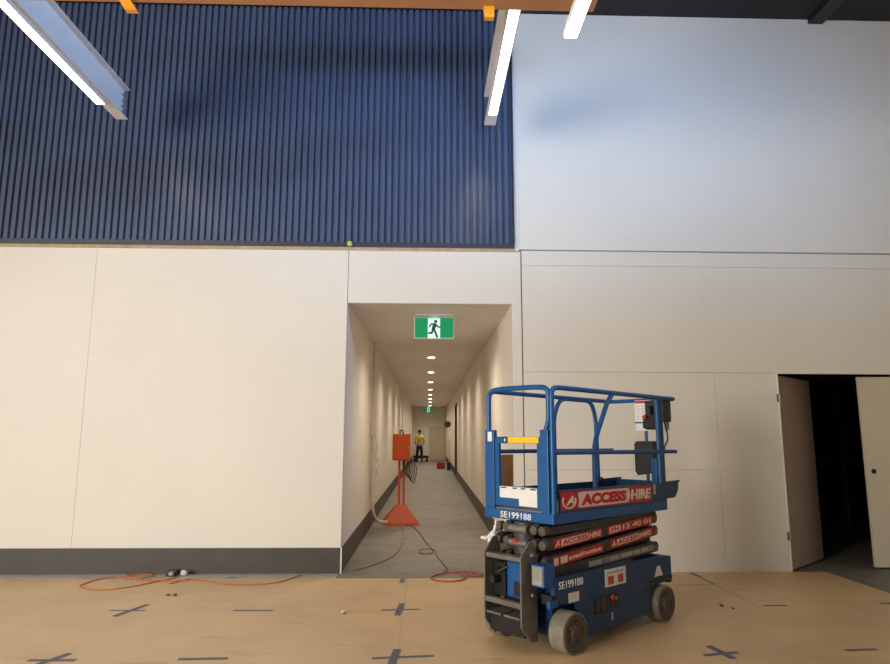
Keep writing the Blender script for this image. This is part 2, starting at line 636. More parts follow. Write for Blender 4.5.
# orange crane bridge hung under the beams
t = thing('crane_bridge', 'orange steel crane bridge running across under the white roof beams', 'crane', (0, 4.74, 5.08))
m = MB()
x0_, x1_ = -4.3, 1.36
m.box(x0_, x1_, 0.0, 0.16, 0.0, 0.014)
m.box(x0_, x1_, 0.0, 0.16, 0.206, 0.22)
m.box(x0_, x1_, 0.072, 0.088, 0.014, 0.206)
m.build('bridge_beam', orange_crane, t)
for xb in (-3.69, 0.755):
    for s_ in (-1, 1):
        m = MB()
        m.box(xb + s_ * 0.076 - 0.005, xb + s_ * 0.076 + 0.005, 0.02, 0.14, 0.221, 0.345)
        xi = sorted((xb + s_ * 0.081, xb + s_ * 0.03))
        m.box(xi[0], xi[1], 0.02, 0.14, 0.304, 0.316)
        m.build('beam_clamp', orange_crane, t)
for xa, sl in ((-2.50, 0.10), (0.447, 0.0)):
    m = MB()
    m.prism([(xa, -0.001), (xa + 0.09, -0.001), (xa + 0.085 + sl * 0.7, -0.10), (xa + 0.01 + sl * 0.5, -0.10)], 'y', 0.11, 0.16)
    m.build('buffer_bracket', yellow_orange, t)

# corridor downlights; the last one is added to brighten the end wall
first = None
for i, yy in enumerate((10.3, 14.04, 17.5, 20.9, 24.4, 27.7, 31.0, 34.4, 38.4)):
    nm = ['hidden just behind the hanging exit sign', 'first of the row below the exit sign', 'second of the visible row', 'third of the visible row',
          'fourth of the visible row', 'fifth of the visible row', 'sixth of the visible row', 'in front of the far exit sign', 'last of the row, added to brighten the end wall'][i]
    lab = 'round recessed ceiling downlight in the corridor, ' + nm
    pos = (0.075 + cx(yy), yy, HC + cz(yy))
    if first is None:
        t = thing('downlight', lab, 'light', pos, 0, 'corridor downlights')
        MB().lathe([(0.10, 0.0), (0.10, -0.006), (0.078, -0.008), (0.078, -0.002)], (0, 0, 0), 'z', 28).build('trim_ring', white_steel, t)
        MB().lathe([(0.074, -0.004), (0.074, -0.012), (0.04, -0.014)], (0, 0, 0), 'z', 24).build('lens', dl_mat, t)
        l = bpy.data.lights.new('downlight_beam', 'SPOT')
        l.energy = DOWNLIGHT_POWER
        l.color = (1.0, 0.85, 0.67)
        l.spot_size = math.radians(150)
        l.spot_blend = 1.0
        l.shadow_soft_size = 0.06
        lo_ = bpy.data.objects.new('downlight_beam', l)
        COL.objects.link(lo_)
        lo_.location = (0, 0, -0.03)
        lo_.parent = t
        first = t
    else:
        t = copy_tree(first)
        t.location = pos
        t['label'] = lab


def exit_sign(loc, label):
    t = thing('exit_sign', label, 'sign', loc, 0, 'green exit signs')
    W_, H_ = 0.56, 0.304
    MB().box(-W_ / 2, W_ / 2, 0, 0.03, 0, H_, bev=0.004).build('case', sign_case, t)
    MB().box(-W_ / 2 + 0.015, W_ / 2 - 0.010, -0.003, 0.0, 0.014, H_ - 0.010).build('green_panel', green_lit, t)
    p = MB().box(-0.085, 0.085, -0.006, -0.003, 0.008, H_ - 0.018).build('white_doorway', white_lit, t)
    f = MB()

    def limb(pts, r):
        for a, b_ in zip(pts, pts[1:]):
            a, b_ = Vector((a[0], 0, a[1])), Vector((b_[0], 0, b_[1]))
            d = (b_ - a).normalized()
            n_ = Vector((-d.z, 0, d.x)) * r
            e = d * r * 0.6
            f.prism([((a - e + n_).x, (a - e + n_).z), ((b_ + e + n_).x, (b_ + e + n_).z), ((b_ + e - n_).x, (b_ + e - n_).z), ((a - e - n_).x, (a - e - n_).z)], 'y', -0.009, -0.006)
    f.lathe([(0.024, -0.009), (0.024, -0.006)], (0.024, 0, 0.242), 'y', 16)
    limb([(0.012, 0.200), (-0.008, 0.135)], 0.026)
    limb([(0.018, 0.205), (0.050, 0.172), (0.082, 0.160)], 0.011)
    limb([(0.006, 0.208), (-0.040, 0.205), (-0.066, 0.165)], 0.011)
    limb([(-0.002, 0.135), (0.022, 0.085), (0.045, 0.022)], 0.015)
    limb([(-0.014, 0.130), (-0.030, 0.080), (-0.072, 0.078)], 0.014)
    f.build('running_figure', green_fig, p)
    MB().box(-0.26, 0.26, -0.10, 0.10, H_ + 0.012, 3.27 - 2.943, bev=0.004).build('mounting_plate', white_steel, t)
    MB().box(-0.06, 0.06, 0.004, 0.026, H_ - 0.002, H_ + 0.014).build('stem', white_steel, t)
    return t


e1 = exit_sign((0.102, 9.0, 2.943 + cz(9.0)), 'large lit green running-man exit sign hanging at the corridor mouth')
e2 = copy_tree(e1)
e2.location = (-0.01 + cx(40.2), 40.2, 2.943 + cz(40.2))
e2['label'] = 'small-looking lit exit sign glowing at the far end of the corridor'

# ================================================================== SCISSOR LIFT
A40 = math.radians(40)
PU, PV = 0.68, 0.40        # root sits under the middle of the machine
ux, uy = math.cos(A40), math.sin(A40)
base = Vector((1.0549 + ux * PU - uy * PV, 5.1347 + uy * PU + ux * PV, 0.004))
lift = thing('scissor_lift', 'blue electric scissor lift with red hire signs, parked lowered before the corridor', 'scissor lift', base, A40)
SH = (-PU, -PV, 0)


def LB(): return MB(SH)


def L(x, y, z): return (x - PU, y - PV, z)


def side_at(v): return lambda a, b_, c: (a - PU, v - c - PV, b_)


def end_at(u): return lambda a, b_, c: (u - c - PU, -a - PV, b_)     # a runs along -v


# chassis
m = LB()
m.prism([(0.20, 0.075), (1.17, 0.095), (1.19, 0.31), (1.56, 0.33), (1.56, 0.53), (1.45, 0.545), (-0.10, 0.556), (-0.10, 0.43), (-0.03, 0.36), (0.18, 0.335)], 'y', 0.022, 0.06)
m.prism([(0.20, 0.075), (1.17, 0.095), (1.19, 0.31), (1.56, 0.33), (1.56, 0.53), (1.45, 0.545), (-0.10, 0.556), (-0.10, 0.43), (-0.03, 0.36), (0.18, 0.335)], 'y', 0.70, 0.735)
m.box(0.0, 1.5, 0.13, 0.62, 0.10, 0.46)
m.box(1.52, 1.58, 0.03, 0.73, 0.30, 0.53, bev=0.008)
ch = m.build('chassis', blue_shaded, lift)
# recesses, plate, stickers on the side
MB_ = LB().box(0.39, 0.56, 0.016, 0.0225, 0.215, 0.345, bev=0.002)
cp = MB_.build('control_panel', black, lift)
LB().box(0.41, 0.44, 0.012, 0.017, 0.235, 0.325).build('switch_cover', arm_mat, cp)
LB().box(0.47, 0.53, 0.012, 0.017, 0.235, 0.325).build('switch_cover', arm_mat, cp)
m = LB()
m.box(0.60, 0.71, 0.017, 0.0225, 0.235, 0.345, bev=0.002)
sp = m.build('switch_plate', black, lift)
LB().lathe([(0.02, -0.012), (0.024, -0.004), (0.024, 0.0)], (0.625, 0.016, 0.315), 'y', 16).build('stop_button', red, sp)
LB().lathe([(0.012, -0.008), (0.014, 0.0)], (0.675, 0.016, 0.30), 'y', 12).build('key_switch', chrome, sp)
LB().box(0.60, 0.635, 0.017, 0.0225, 0.14, 0.20, bev=0.003).build('charge_socket_flap', silver, lift)
wp = LB().box(0.54, 0.83, 0.018, 0.0225, 0.40, 0.535).build('warning_plate', white_print, lift)
LB().box(0.575, 0.655, 0.0165, 0.0181, 0.415, 0.48).build('warning_picture', green_decal, wp)
LB().box(0.715, 0.79, 0.0165, 0.0181, 0.415, 0.48).build('warning_picture', green_decal, wp)
LB().box(0.565, 0.80, 0.0165, 0.0181, 0.50, 0.515).build('warning_heading', faded_print, wp)
LB().box(0.065, 0.19, 0.018, 0.0225, 0.355, 0.425).build('small_sticker', paper, lift)
m = LB()
m.prism([(1.28, 0.385), (1.41, 0.385), (1.365, 0.47), (1.33, 0.47)], 'y', 0.018, 0.0225)
m.build('triangular_sticker', white_print, lift)
m = LB()
m.box(1.20, 1.56, 0.012, 0.06, 0.345, 0.365)
m.build('wheel_guard', black, lift)
for (a, b_) in ((1.09, 0.20), (1.11, 0.295), (1.13, 0.40)):
    LB().lathe([(0.012, -0.003), (0.013, 0.002)], (a, 0.0215, b_), 'y', 10).build('panel_bolt', black, lift)
lettering('serial_number', 'SE199188', -0.05, 0.30, 0.465, 0.058, side_at(0.0218), white_print, lift, bold=0.02)
# wheels
for (wu, wv, sgn) in ((0.055, -0.045, -1), (1.385, -0.02, -1), (0.03, 0.745, 1), (1.385, 0.745, 1)):
    R0 = 0.152
    o_ = wv
    i_ = wv - sgn * 0.14
    lo_, hi_v = min(o_, i_), max(o_, i_)
    m = LB()
    wd = hi_v - lo_
    m.lathe([(0.10, 0.004), (0.138, 0.0), (0.150, 0.004), (R0, 0.016), (R0, wd - 0.016), (0.152, wd - 0.004), (0.138, wd), (0.10, wd - 0.004)], (wu, lo_, R0), 'y', 40)
    wh = m.build('wheel', tyre_mat, lift)
    m = LB()
    yo = o_
    s = -sgn
    pr = [(0.134, -0.004), (0.134, 0.003), (0.122, 0.004), (0.114, -0.002), (0.06, -0.002), (0.052, 0.012), (0.02, 0.014)]
    if sgn < 0:
        m.lathe([(r, -h) for r, h in pr], (wu, yo + 0.001, R0), 'y', 32)
    else:
        m.lathe([(r, h) for r, h in pr], (wu, yo - 0.001, R0), 'y', 32)
    for k in range(5):
        a = k * 2 * math.pi / 5
        yy = yo - 0.004 if sgn < 0 else yo + 0.004
        m.lathe([(0.009, -0.006), (0.009, 0.006)], (wu + 0.078 * math.cos(a), yy, R0 + 0.078 * math.sin(a)), 'y', 6)
    m.build('hub', hub_mat, wh)
LB().box(0.0, 0.07, 0.10, 0.62, 0.12, 0.2).build('axle', black, lift)
LB().box(1.35, 1.42, 0.10, 0.62, 0.12, 0.2).build('axle', black, lift)
# step frame at the end
UF0, UF1 = -0.295, -0.12
for nm, va in (('near', 0.175), ('far', 0.555)):
    m = LB()
    m.prism([(UF0, 0.70), (UF0 + 0.10, 0.81), (UF1 - 0.035, 0.81), (UF1, 0.74), (UF1, 0.085), (UF1 - 0.07, 0.085), (UF0, 0.21)], 'y', va, va + 0.014)
    m.build('side_plate', frame_grey, lift)
m = LB()
m.box(UF0 + 0.012, UF0 + 0.09, 0.189, 0.555, 0.665, 0.70, Matrix.Identity(4), 0.006)
m.build('step_tread', frame_grey, lift)
LB().box(UF0, UF0 + 0.05, 0.189, 0.555, 0.335, 0.375, None, 0.005).build('step_tread', frame_grey, lift)
m = LB()
m.box(UF0 + 0.0, UF0 + 0.14, 0.39, 0.54, 0.255, 0.27)
m.build('battery_cover', frame_grey, lift)
LB().box(UF0 + 0.0, UF0 + 0.14, 0.20, 0.36, 0.255, 0.27).build('battery_cover', frame_grey, lift)
m = LB()
m.box(UF0 + 0.05, UF1, 0.195, 0.55, 0.12, 0.255)
m.build('battery_tray', black, lift)
m = LB()
m.box(UF0 + 0.10, -0.02, 0.20, 0.42, 0.375, 0.64, None, 0.02)
tk = m.build('hydraulic_tank', blue, lift)
m = LB()
m.box(UF0 + 0.085, UF0 + 0.101, 0.21, 0.33, 0.40, 0.50)
m.build('tank_louvre', black, tk)
m = LB()
m.tube([(UF0 + 0.10, 0.50, 0.50), (UF0 + 0.02, 0.50, 0.50)], 0.03, 12)
m.tube([(UF0 + 0.10, 0.50, 0.58), (UF0 + 0.06, 0.47, 0.56), (UF0 + 0.1, 0.40, 0.6)], 0.01, 8)
m.box(UF0 + 0.10, -0.02, 0.43, 0.55, 0.375, 0.62)
m.build('pump_motor', black, lift)
m = LB()
m.box(-0.21, -0.08, 0.03, 0.15, 0.495, 0.655, None, 0.008)
cb = m.build('charger_box', blue, lift)
LB().box(-0.216, -0.2095, 0.04, 0.14, 0.51, 0.645).build('charger_face', silver, cb)
m = LB()
m.box(-0.12, 0.0, 0.03, 0.13, 0.36, 0.43)
m.build('inner_bracket', black, lift)
m = LB()
m.box(-0.14, -0.10, 0.19, 0.50, 0.12, 0.40)
m.build('inner_bracket', black, lift)
LB().box(-0.16, -0.06, 0.02, 0.05, 0.345, 0.40, None, 0.005).build('blue_bracket', blue, lift)
for z_ in (0.42, 0.71):
    LB().lathe([(0.017, -0.012), (0.02, 0.0)], (-0.17, 0.175, z_), 'y', 14).build('plate_bolt', chrome, lift)

# scissor stack


def arm(name, u0, z0, u1, z1, v0, v1, h=0.088, mat=arm_mat):
    m = LB()
    d = Vector((u1 - u0, z1 - z0)).normalized()
    n_ = Vector((-d.y, d.x))
    r = h / 2
    pts = []
    for k in range(9):
        a = -math.pi / 2 + math.pi * k / 8
        q = Vector((u1, z1)) + (d * math.cos(a) + n_ * math.sin(a)) * r
        pts.append((q.x, q.y))
    for k in range(9):
        a = math.pi / 2 + math.pi * k / 8
        q = Vector((u0, z0)) + (d * math.cos(a) + n_ * math.sin(a)) * r
        pts.append((q.x, q.y))
    m.prism(pts, 'y', v0, v1)
    return m.build(name, mat, lift)


OUT = [(-0.05, 0.782, 1.46, 0.865), (-0.05, 0.648, 1.46, 0.756), (0.0, 0.565, 1.46, 0.614)]
INN = [(-0.05, 0.885, 1.46, 0.865), (-0.05, 0.772, 1.46, 0.775), (-0.05, 0.66, 1.46, 0.68)]
for (v0, v1, lst) in ((0.105, 0.155, OUT), (0.185, 0.245, INN), (0.475, 0.53, INN), (0.57, 0.62, OUT)):
    for (a, b_, c, d) in lst:
        arm('scissor_arm', a, b_, c, d, v0, v1)
arm('scissor_arm', -0.05, 0.882, 1.46, 0.898, 0.105, 0.155, 0.06)
for q in (0.60, 0.745, 0.86):
    LB().tube([(1.465, 0.10, q), (1.465, 0.62, q)], 0.03, 10).build('pivot_pin', frame_grey, lift)
for z_ in (0.882, 0.775):
    for v_ in (0.13, 0.215, 0.503, 0.595):
        LB().lathe([(0.0, -0.012), (0.022, -0.010), (0.036, 0.0), (0.036, 0.06)], (-0.105, v_, z_), 'x', 16).build('arm_end', hub_mat, lift)
    LB().tube([(-0.10, 0.27, z_ - 0.004), (-0.10, 0.455, z_ - 0.004)], 0.032, 14).build('cross_roller', chrome, lift)
LB().box(-0.136, -0.128, 0.36, 0.40, 0.775, 0.80).build('red_tag', red, lift)


def arm_sign(u0, u1, z0, z1, v, slope, name, mat, texts):
    """sign lying along a sloping arm; texts: (string, u-start, width, z-offset, height, material)"""
    m = LB()
    m.prism([(u0, z0), (u1, z0 + slope * (u1 - u0)), (u1, z1 + slope * (u1 - u0)), (u0, z1)], 'y', v - 0.003, v)
    o = m.build(name, mat, lift)
    for (s_, a, wd, zo, hh, mt, sh) in texts:
        pl = lambda x, z, c: (x - PU, v - 0.003 - c - PV, z + slope * (x - u0))
        if s_ == '#':
            q = LB()
            q.prism([(a, z0 + zo + slope * (a - u0)), (a + wd, z0 + zo + slope * (a + wd - u0)), (a + wd, z0 + zo + hh + slope * (a + wd - u0)), (a, z0 + zo + hh + slope * (a - u0))], 'y', v - 0.0045, v - 0.003)
            q.build('print_block', mt, o)
        else:
            lettering('lettering', s_, a, wd, z0 + zo, hh, pl, mt, o, bold=0.03, shear=sh, depth=0.0015)
    return o


SA, SB, SC = 0.0552, 0.0717, 0.034
v_ = 0.1045
hz = 0.072
z_ = 0.742
arm_sign(0.0, 0.635, z_, z_ + hz, v_, SA, 'sign_panel', red, [('A', 0.02, 0.06, 0.014, 0.045, cream, 0.2), ('#', 0.095, 0.345, 0.010, 0.052, cream, 0), ('HIRE', 0.455, 0.165, 0.015, 0.042, cream, 0.1)])
lettering('lettering', 'ACCESS', 0.108, 0.32, 0, 0.038, lambda x, z, c: (x - PU, v_ - 0.0048 - c - PV, z_ + 0.017 + z + SA * x), red, COL.objects['sign_panel'], depth=0.001)
u0_ = 0.72
arm_sign(u0_, 1.42, 0.742 + SA * u0_, 0.816 + SA * u0_, v_, SA, 'sign_panel', red, [('#', 0.74, 0.165, 0.012, 0.048, cream, 0), ('13 40 01', 0.94, 0.44, 0.013, 0.046, cream, 0)])
pp = COL.objects['sign_panel.001']
lettering('lettering', 'PH', 0.765, 0.11, 0, 0.034, lambda x, z, c: (x - PU, v_ - 0.0048 - c - PV, 0.742 + SA * u0_ + 0.019 + z + SA * (x - u0_)), red, pp, depth=0.001)
arm_sign(-0.01, 0.64, 0.610, 0.682, v_, SB, 'sign_panel', red, [('#', 0.002, 0.05, 0.010, 0.052, cream, 0), ('#', 0.08, 0.085, 0.010, 0.052, cream, 0), ('accesshire.com.au', 0.185, 0.435, 0.018, 0.038, cream, 0)])
zb = 0.610 + SB * 0.76
p4 = arm_sign(0.75, 1.42, zb + 0.004, zb + 0.072, v_, SB, 'sign_panel', red, [('A', 0.77, 0.055, 0.012, 0.045, cream, 0.2), ('#', 0.845, 0.34, 0.010, 0.05, cream, 0), ('HIRE', 1.205, 0.18, 0.014, 0.042, cream, 0.1)])
lettering('lettering', 'ACCESS', 0.86, 0.31, 0, 0.036, lambda x, z, c: (x - PU, v_ - 0.0048 - c - PV, zb + 0.021 + z + SB * (x - 0.75)), red, p4, depth=0.001)
g4 = arm_sign(0.44, 1.43, 0.553, 0.603, v_, SC, 'faded_label', grey_sticker, [])
for a, wd in ((0.45, 0.05), (0.52, 0.09), (0.74, 0.12), (0.90, 0.16), (1.09, 0.10), (1.22, 0.11)):
    q = LB()
    q.prism([(a, 0.563 + SC * (a - 0.44)), (a + wd, 0.563 + SC * (a + wd - 0.44)), (a + wd, 0.592 + SC * (a + wd - 0.44)), (a, 0.592 + SC * (a - 0.44))], 'y', v_ - 0.0045, v_ - 0.003)
    q.build('print_block', faded_print, g4)

LB().tube([(-0.02, 0.365, 0.60), (-0.02, 0.365, 0.93)], 0.095, 18).build('lift_cylinder', arm_mat, lift)

# platform
m = LB()
m.box(-0.06, 1.60, 0.05, 0.79, 0.934, 1.012, None, 0.006)
m.build('platform', blue, lift)
LB().box(-0.045, 1.585, 0.065, 0.775, 1.010, 1.022).build('deck', deck_mat, lift)
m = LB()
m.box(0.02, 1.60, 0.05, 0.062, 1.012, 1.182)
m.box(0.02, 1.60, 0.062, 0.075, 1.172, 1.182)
m.build('toe_board', blue_shaded, lift)
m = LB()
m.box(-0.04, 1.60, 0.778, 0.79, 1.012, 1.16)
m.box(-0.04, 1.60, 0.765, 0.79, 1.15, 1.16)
m.build('toe_board', blue_shaded, lift)
sgn = LB().box(0.035, 1.335, 0.046, 0.05, 1.034, 1.172).build('sign_panel', red, lift)
LB().prism([(0.245, 1.056), (0.265, 1.043), (0.955, 1.043), (0.99, 1.10), (0.965, 1.163), (0.265, 1.163), (0.25, 1.15), (0.262, 1.10)], 'y', 0.0445, 0.046).build('print_block', cream, sgn)
m = LB()
ring = [(0.135 + 0.082 * math.cos(a), 0.0452, 1.103 + 0.056 * math.sin(a)) for a in [math.radians(150 + 12 * k) for k in range(20)]]
m.tube(ring, 0.006, 6)
m.build('logo_ring', cream, sgn)
lettering('lettering', 'A', 0.09, 0.115, 1.068, 0.072, side_at(0.0455), cream, sgn, bold=0.03, shear=0.3)
lettering('lettering', 'ACCESS', 0.285, 0.64, 1.058, 0.088, side_at(0.0443), red, sgn, bold=0.06, shear=0.1)
lettering('lettering', 'HIRE', 1.0, 0.32, 1.058, 0.088, side_at(0.0455), cream, sgn, bold=0.05, shear=0.1)
LB().lathe([(0.026, -0.002), (0.026, 0.002)], (1.385, 0.048, 1.15), 'y', 14).build('round_sticker', faded_print, lift)
LB().lathe([(0.022, -0.002), (0.022, 0.002)], (1.385, 0.048, 1.105), 'y', 14).build('round_sticker', faded_print, lift)
lettering('serial_number', 'SE199188', -0.605, 0.335, 0.945, 0.052, end_at(-0.0605), white_print, lift, bold=0.02)

# entry posts, hoop and gate
for va, vb in ((0.668, 0.775), (0.085, 0.165)):
    LB().box(-0.065, -0.025, va, vb, 1.012, 1.655, None, 0.005).build('entry_post', blue, lift)
RT = 0.021
m = LB()
m.tube(fillet([(-0.045, 0.745, 1.63), (-0.045, 0.745, 1.985), (-0.045, 0.60, 2.0), (-0.045, 0.20, 1.995), (-0.045, 0.085, 1.985), (-0.045, 0.085, 1.73), (-0.045, 0.125, 1.63)], 0.10), RT, 10)
m.build('entry_hoop', blue, lift)
gt = LB()
gt.box(-0.055, -0.030, 0.17, 0.665, 1.545, 1.60)
gt.box(-0.055, -0.030, 0.17, 0.205, 1.04, 1.545)
gt.box(-0.055, -0.030, 0.62, 0.665, 1.04, 1.545)
gt.box(-0.055, -0.040, 0.205, 0.62, 1.04, 1.20)
gt = gt.build('entry_gate', blue, lift)
LB().box(-0.058, -0.0545, 0.185, 0.515, 1.548, 1.598).build('yellow_label', yellow, gt)
m = LB()
m.box(-0.0585, -0.0545, 0.53, 0.57, 1.548, 1.598)
m.build('black_label', black, gt)
LB().box(-0.060, -0.0578, 0.54, 0.555, 1.56, 1.585).build('pointing_mark', white_print, gt)
m = LB()
m.box(-0.058, -0.0545, 0.40, 0.612, 1.105, 1.195)
m.box(-0.058, -0.0545, 0.21, 0.40, 1.050, 1.195)
m.build('instruction_label', paper, gt)
for q0, q1 in ((0.54, 0.60), (0.42, 0.47), (0.22, 0.28), (0.33, 0.38)):
    LB().box(-0.0592, -0.0578, q0, q1, 1.18, 1.191).build('dark_marking', dark_print, gt)
LB().box(-0.0665, -0.0645, 0.69, 0.74, 1.56, 1.64).build('post_sticker', paper, lift)

# guardrails
m = LB()
m.tube(fillet([(-0.035, 0.062, 1.012), (-0.035, 0.062, 1.985), (0.10, 0.062, 1.988), (1.82, 0.062, 1.966)], 0.13), RT, 10)
m.build('guardrail', blue, lift)
LB().tube([(-0.03, 0.062, 1.477), (1.82, 0.062, 1.463)], 0.019, 10).build('mid_rail', blue, lift)
LB().tube(fillet([(0.505, 0.062, 1.17), (0.508, 0.062, 1.55), (0.72, 0.062, 1.90), (0.80, 0.062, 1.972)], 0.12), RT, 10).build('kinked_post', blue, lift)
m = LB()
m.tube([(1.525, 0.062, 1.17), (1.515, 0.062, 1.97)], RT, 10)
m.build('guardrail_post', blue, lift)
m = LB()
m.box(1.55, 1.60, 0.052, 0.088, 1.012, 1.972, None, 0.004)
m.build('guardrail_post', blue_shaded, lift)
m = LB()
m.tube(fillet([(-0.03, 0.745, 1.965), (0.03, 0.775, 1.99), (1.82, 0.775, 1.966), (1.82, 0.062, 1.966)], 0.05), RT, 10)
m.build('guardrail', blue, lift)
LB().tube([(-0.03, 0.775, 1.472), (1.82, 0.775, 1.465)], 0.019, 10).build('mid_rail', blue, lift)
m = LB()
m.tube(fillet([(0.87, 0.775, 1.13), (0.87, 0.775, 1.80), (0.97, 0.775, 1.968), (1.47, 0.775, 1.960), (1.54, 0.775, 1.80), (1.555, 0.775, 1.13)], 0.10), RT, 10)
m.build('rail_hoop', blue, lift)
m = LB()
m.box(1.53, 1.60, 0.10, 0.16, 1.02, 1.40, None, 0.006)
m.build('inner_bracket', blue, lift)
for uu in (1.52,):
    LB().tube(fillet([(uu, 0.74, 1.13), (uu, 0.74, 1.195), (uu + 0.06, 0.74, 1.195), (uu + 0.06, 0.74, 1.13)], 0.02), 0.008, 6).build('tie_point', black, lift)
# extension deck
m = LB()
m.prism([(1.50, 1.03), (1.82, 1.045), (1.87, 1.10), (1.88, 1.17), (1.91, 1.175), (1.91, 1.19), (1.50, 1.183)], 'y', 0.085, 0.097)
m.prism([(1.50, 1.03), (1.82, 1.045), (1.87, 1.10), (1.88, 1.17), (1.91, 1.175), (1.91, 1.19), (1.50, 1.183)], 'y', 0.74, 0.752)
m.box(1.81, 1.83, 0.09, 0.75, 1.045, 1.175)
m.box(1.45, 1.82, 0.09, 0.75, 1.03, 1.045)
m.build('extension_deck', blue_shaded, lift)

# platform controls, document holder and storage box at the far end
m = LB()
m.box(1.66, 1.80, 0.075, 0.28, 1.745, 1.955, None, 0.015)
cbx = m.build('control_box', black, lift)
m = LB()
m.prism([(1.58, 1.69), (1.66, 1.67), (1.66, 1.80), (1.60, 1.81)], 'y', 0.10, 0.26)
m.build('control_console', black, cbx)
m = LB()
m.lathe([(0.014, 0.0), (0.016, 0.05), (0.022, 0.08), (0.012, 0.095)], (1.62, 0.20, 1.805), 'z', 12)
m.build('joystick', black, cbx)
LB().lathe([(0.02, -0.02), (0.022, 0.0)], (1.58, 0.23, 1.79), 'x', 12).build('stop_button', red, cbx)
m = LB()
m.tube(smooth_path([(1.70, 0.10, 1.75), (1.70, 0.08, 1.67), (1.70, 0.07, 1.58), (1.67, 0.09, 1.50), (1.63, 0.10, 1.3), (1.62, 0.10, 1.1)]), 0.008, 6)
m.build('control_cable', cord_dark, cbx)
LB().box(1.772, 1.778, 0.09, 0.14, 1.66, 1.746).build('hanging_tag', paper, lift)
dh = LB().box(1.765, 1.78, 0.27, 0.455, 1.66, 1.965, None, 0.003).build('document_holder', paper, lift)
LB().box(1.762, 1.7655, 0.275, 0.45, 1.935, 1.960).build('red_heading', red, dh)
LB().box(1.762, 1.7655, 0.265, 0.46, 1.735, 1.750).build('blue_strap', blue, dh)
m = LB()
for k in range(6):
    for j in range(3):
        m.box(1.763, 1.7655, 0.285 + 0.056 * j, 0.325 + 0.056 * j, 1.775 + 0.025 * k, 1.783 + 0.025 * k)
m.build('printed_lines', faded_print, dh)
m = LB()
m.prism([(0.22, 1.26), (0.40, 1.23), (0.425, 1.27), (0.425, 1.53), (0.40, 1.56), (0.22, 1.56)], 'x', 1.68, 1.80)
m.build('storage_box', black, lift)
m = LB()
m.box(1.81, 1.828, 0.20, 0.44, 1.20, 1.97)
LB().tube([(1.80, 0.36, 1.17), (1.80, 0.36, 1.97)], 0.017, 8).build('extension_post', blue, lift)
m.bm.free()

# white rag caught on the end of the stack
m = MB()
rc = base + Vector((ux * (-0.15 - PU) - uy * (0.64 - PV), uy * (-0.15 - PU) + ux * (0.64 - PV), 0))
for (pts, rad) in (
        ([(0.05, 0, 0.93), (0.045, 0, 0.88), (0.03, 0, 0.83), (0.02, 0, 0.79), (0.0, 0.0, 0.74)], [0.010, 0.014, 0.034, 0.034, 0.010]),
        ([(0.03, 0, 0.805), (-0.02, 0, 0.79), (-0.075, 0.01, 0.79)], [0.024, 0.016, 0.012]),
        ([(0.03, 0, 0.83), (0.07, 0.02, 0.83), (0.11, 0.05, 0.84)], [0.016, 0.010, 0.008])):
    m.tube(smooth_path([(p[0], p[1], p[2]) for p in pts], 4), 0.02, 8, radii=[rad[min(len(rad) - 1, int(i / 4))] * (0.75 + 0.5 * random.random()) for i in range(4 * (len(pts) - 1) + 1)])
rg = m.build('rag', rag_mat)
rg.location = (rc.x, rc.y, 0.0)
tag(rg, 'crumpled white rag tied on the end of the lift beside its scissor arms', 'rag')

# timber offcut standing on the lift deck, seen through the gate
m = LB()
m.box(0.03, 0.25, 0.738, 0.752, 1.0225, 1.445, None, 0.003)
tb = m.build('timber_board', timber)
tb.location = base
tb.rotation_euler = (0, 0, A40)
tag(tb, 'orange-brown timber board standing on the lift platform, seen through its entry gate', 'timber')

# ================================================================== ORANGE POWER STAND AND CORRIDOR THINGS
py = 12.46
st = thing('power_stand', 'orange temporary power board on a post with flared skirt base in the corridor', 'power board', (-0.455, py, 0.003 + cz(py)), math.radians(6))
m = MB()
s0, s1 = 0.335, 0.09
a = [(-s0, -s0 * 0.8, 0.0), (s0, -s0 * 0.8, 0.0), (s0, s0 * 0.8, 0.0), (-s0, s0 * 0.8, 0.0)]
a1 = [(-s0 * .97, -s0 * 0.77, 0.035), (s0 * .97, -s0 * 0.77, 0.035), (s0 * .97, s0 * 0.77, 0.035), (-s0 * .97, s0 * 0.77, 0.035)]
a2 = [(-s1, -s1, 0.34), (s1, -s1, 0.34), (s1, s1, 0.34), (-s1, s1, 0.34)]
b = bmesh.new()
V0, V1, V2 = [[b.verts.new(p) for p in q] for q in (a, a1, a2)]
for A_, B_ in ((V0, V1), (V1, V2)):
    for k in range(4):
        b.faces.new([A_[k], A_[(k + 1) % 4], B_[(k + 1) % 4], B_[k]])
b.faces.new(V0[::-1])
b.faces.new(V2)
m.merge(b)
m.build('skirt_base', orange_box, st)
for px_ in (-0.055, 0.03):
    MB().box(px_, px_ + 0.04, -0.03, 0.03, 0.33, 1.15).build('post', orange_box, st)
bx = MB().box(-0.16, 0.16, -0.14, 0.14, 1.145, 1.63, None, 0.012).build('cabinet', orange_box, st)
MB().box(-0.135, 0.115, -0.150, -0.139, 1.17, 1.605, None, 0.004).build('cabinet_door', orange_box, bx)
MB().box(0.12, 0.15, -0.155, -0.14, 1.36, 1.42).build('latch', metal_hinge, bx)
MB().tube(fillet([(-0.03, 0, 1.62), (-0.03, 0, 1.70), (0.03, 0, 1.70), (0.03, 0, 1.62)], 0.03), 0.012, 8).build('lifting_eye', steel_dark, bx)
for k in range(5):
    x0_ = 0.02 + 0.03 * k
    pth = [(x0_, -0.05, 1.15), (x0_ + 0.02, -0.06, 0.98 - 0.03 * k), (x0_ + 0.09, -0.08, 0.86 - 0.03 * k), (x0_ + 0.10 + 0.01 * k, -0.06, 1.0), (x0_ + 0.05, -0.04, 1.15)]
    MB().tube(smooth_path(pth), 0.009, 6).build('hanging_lead', cord_dark, st)

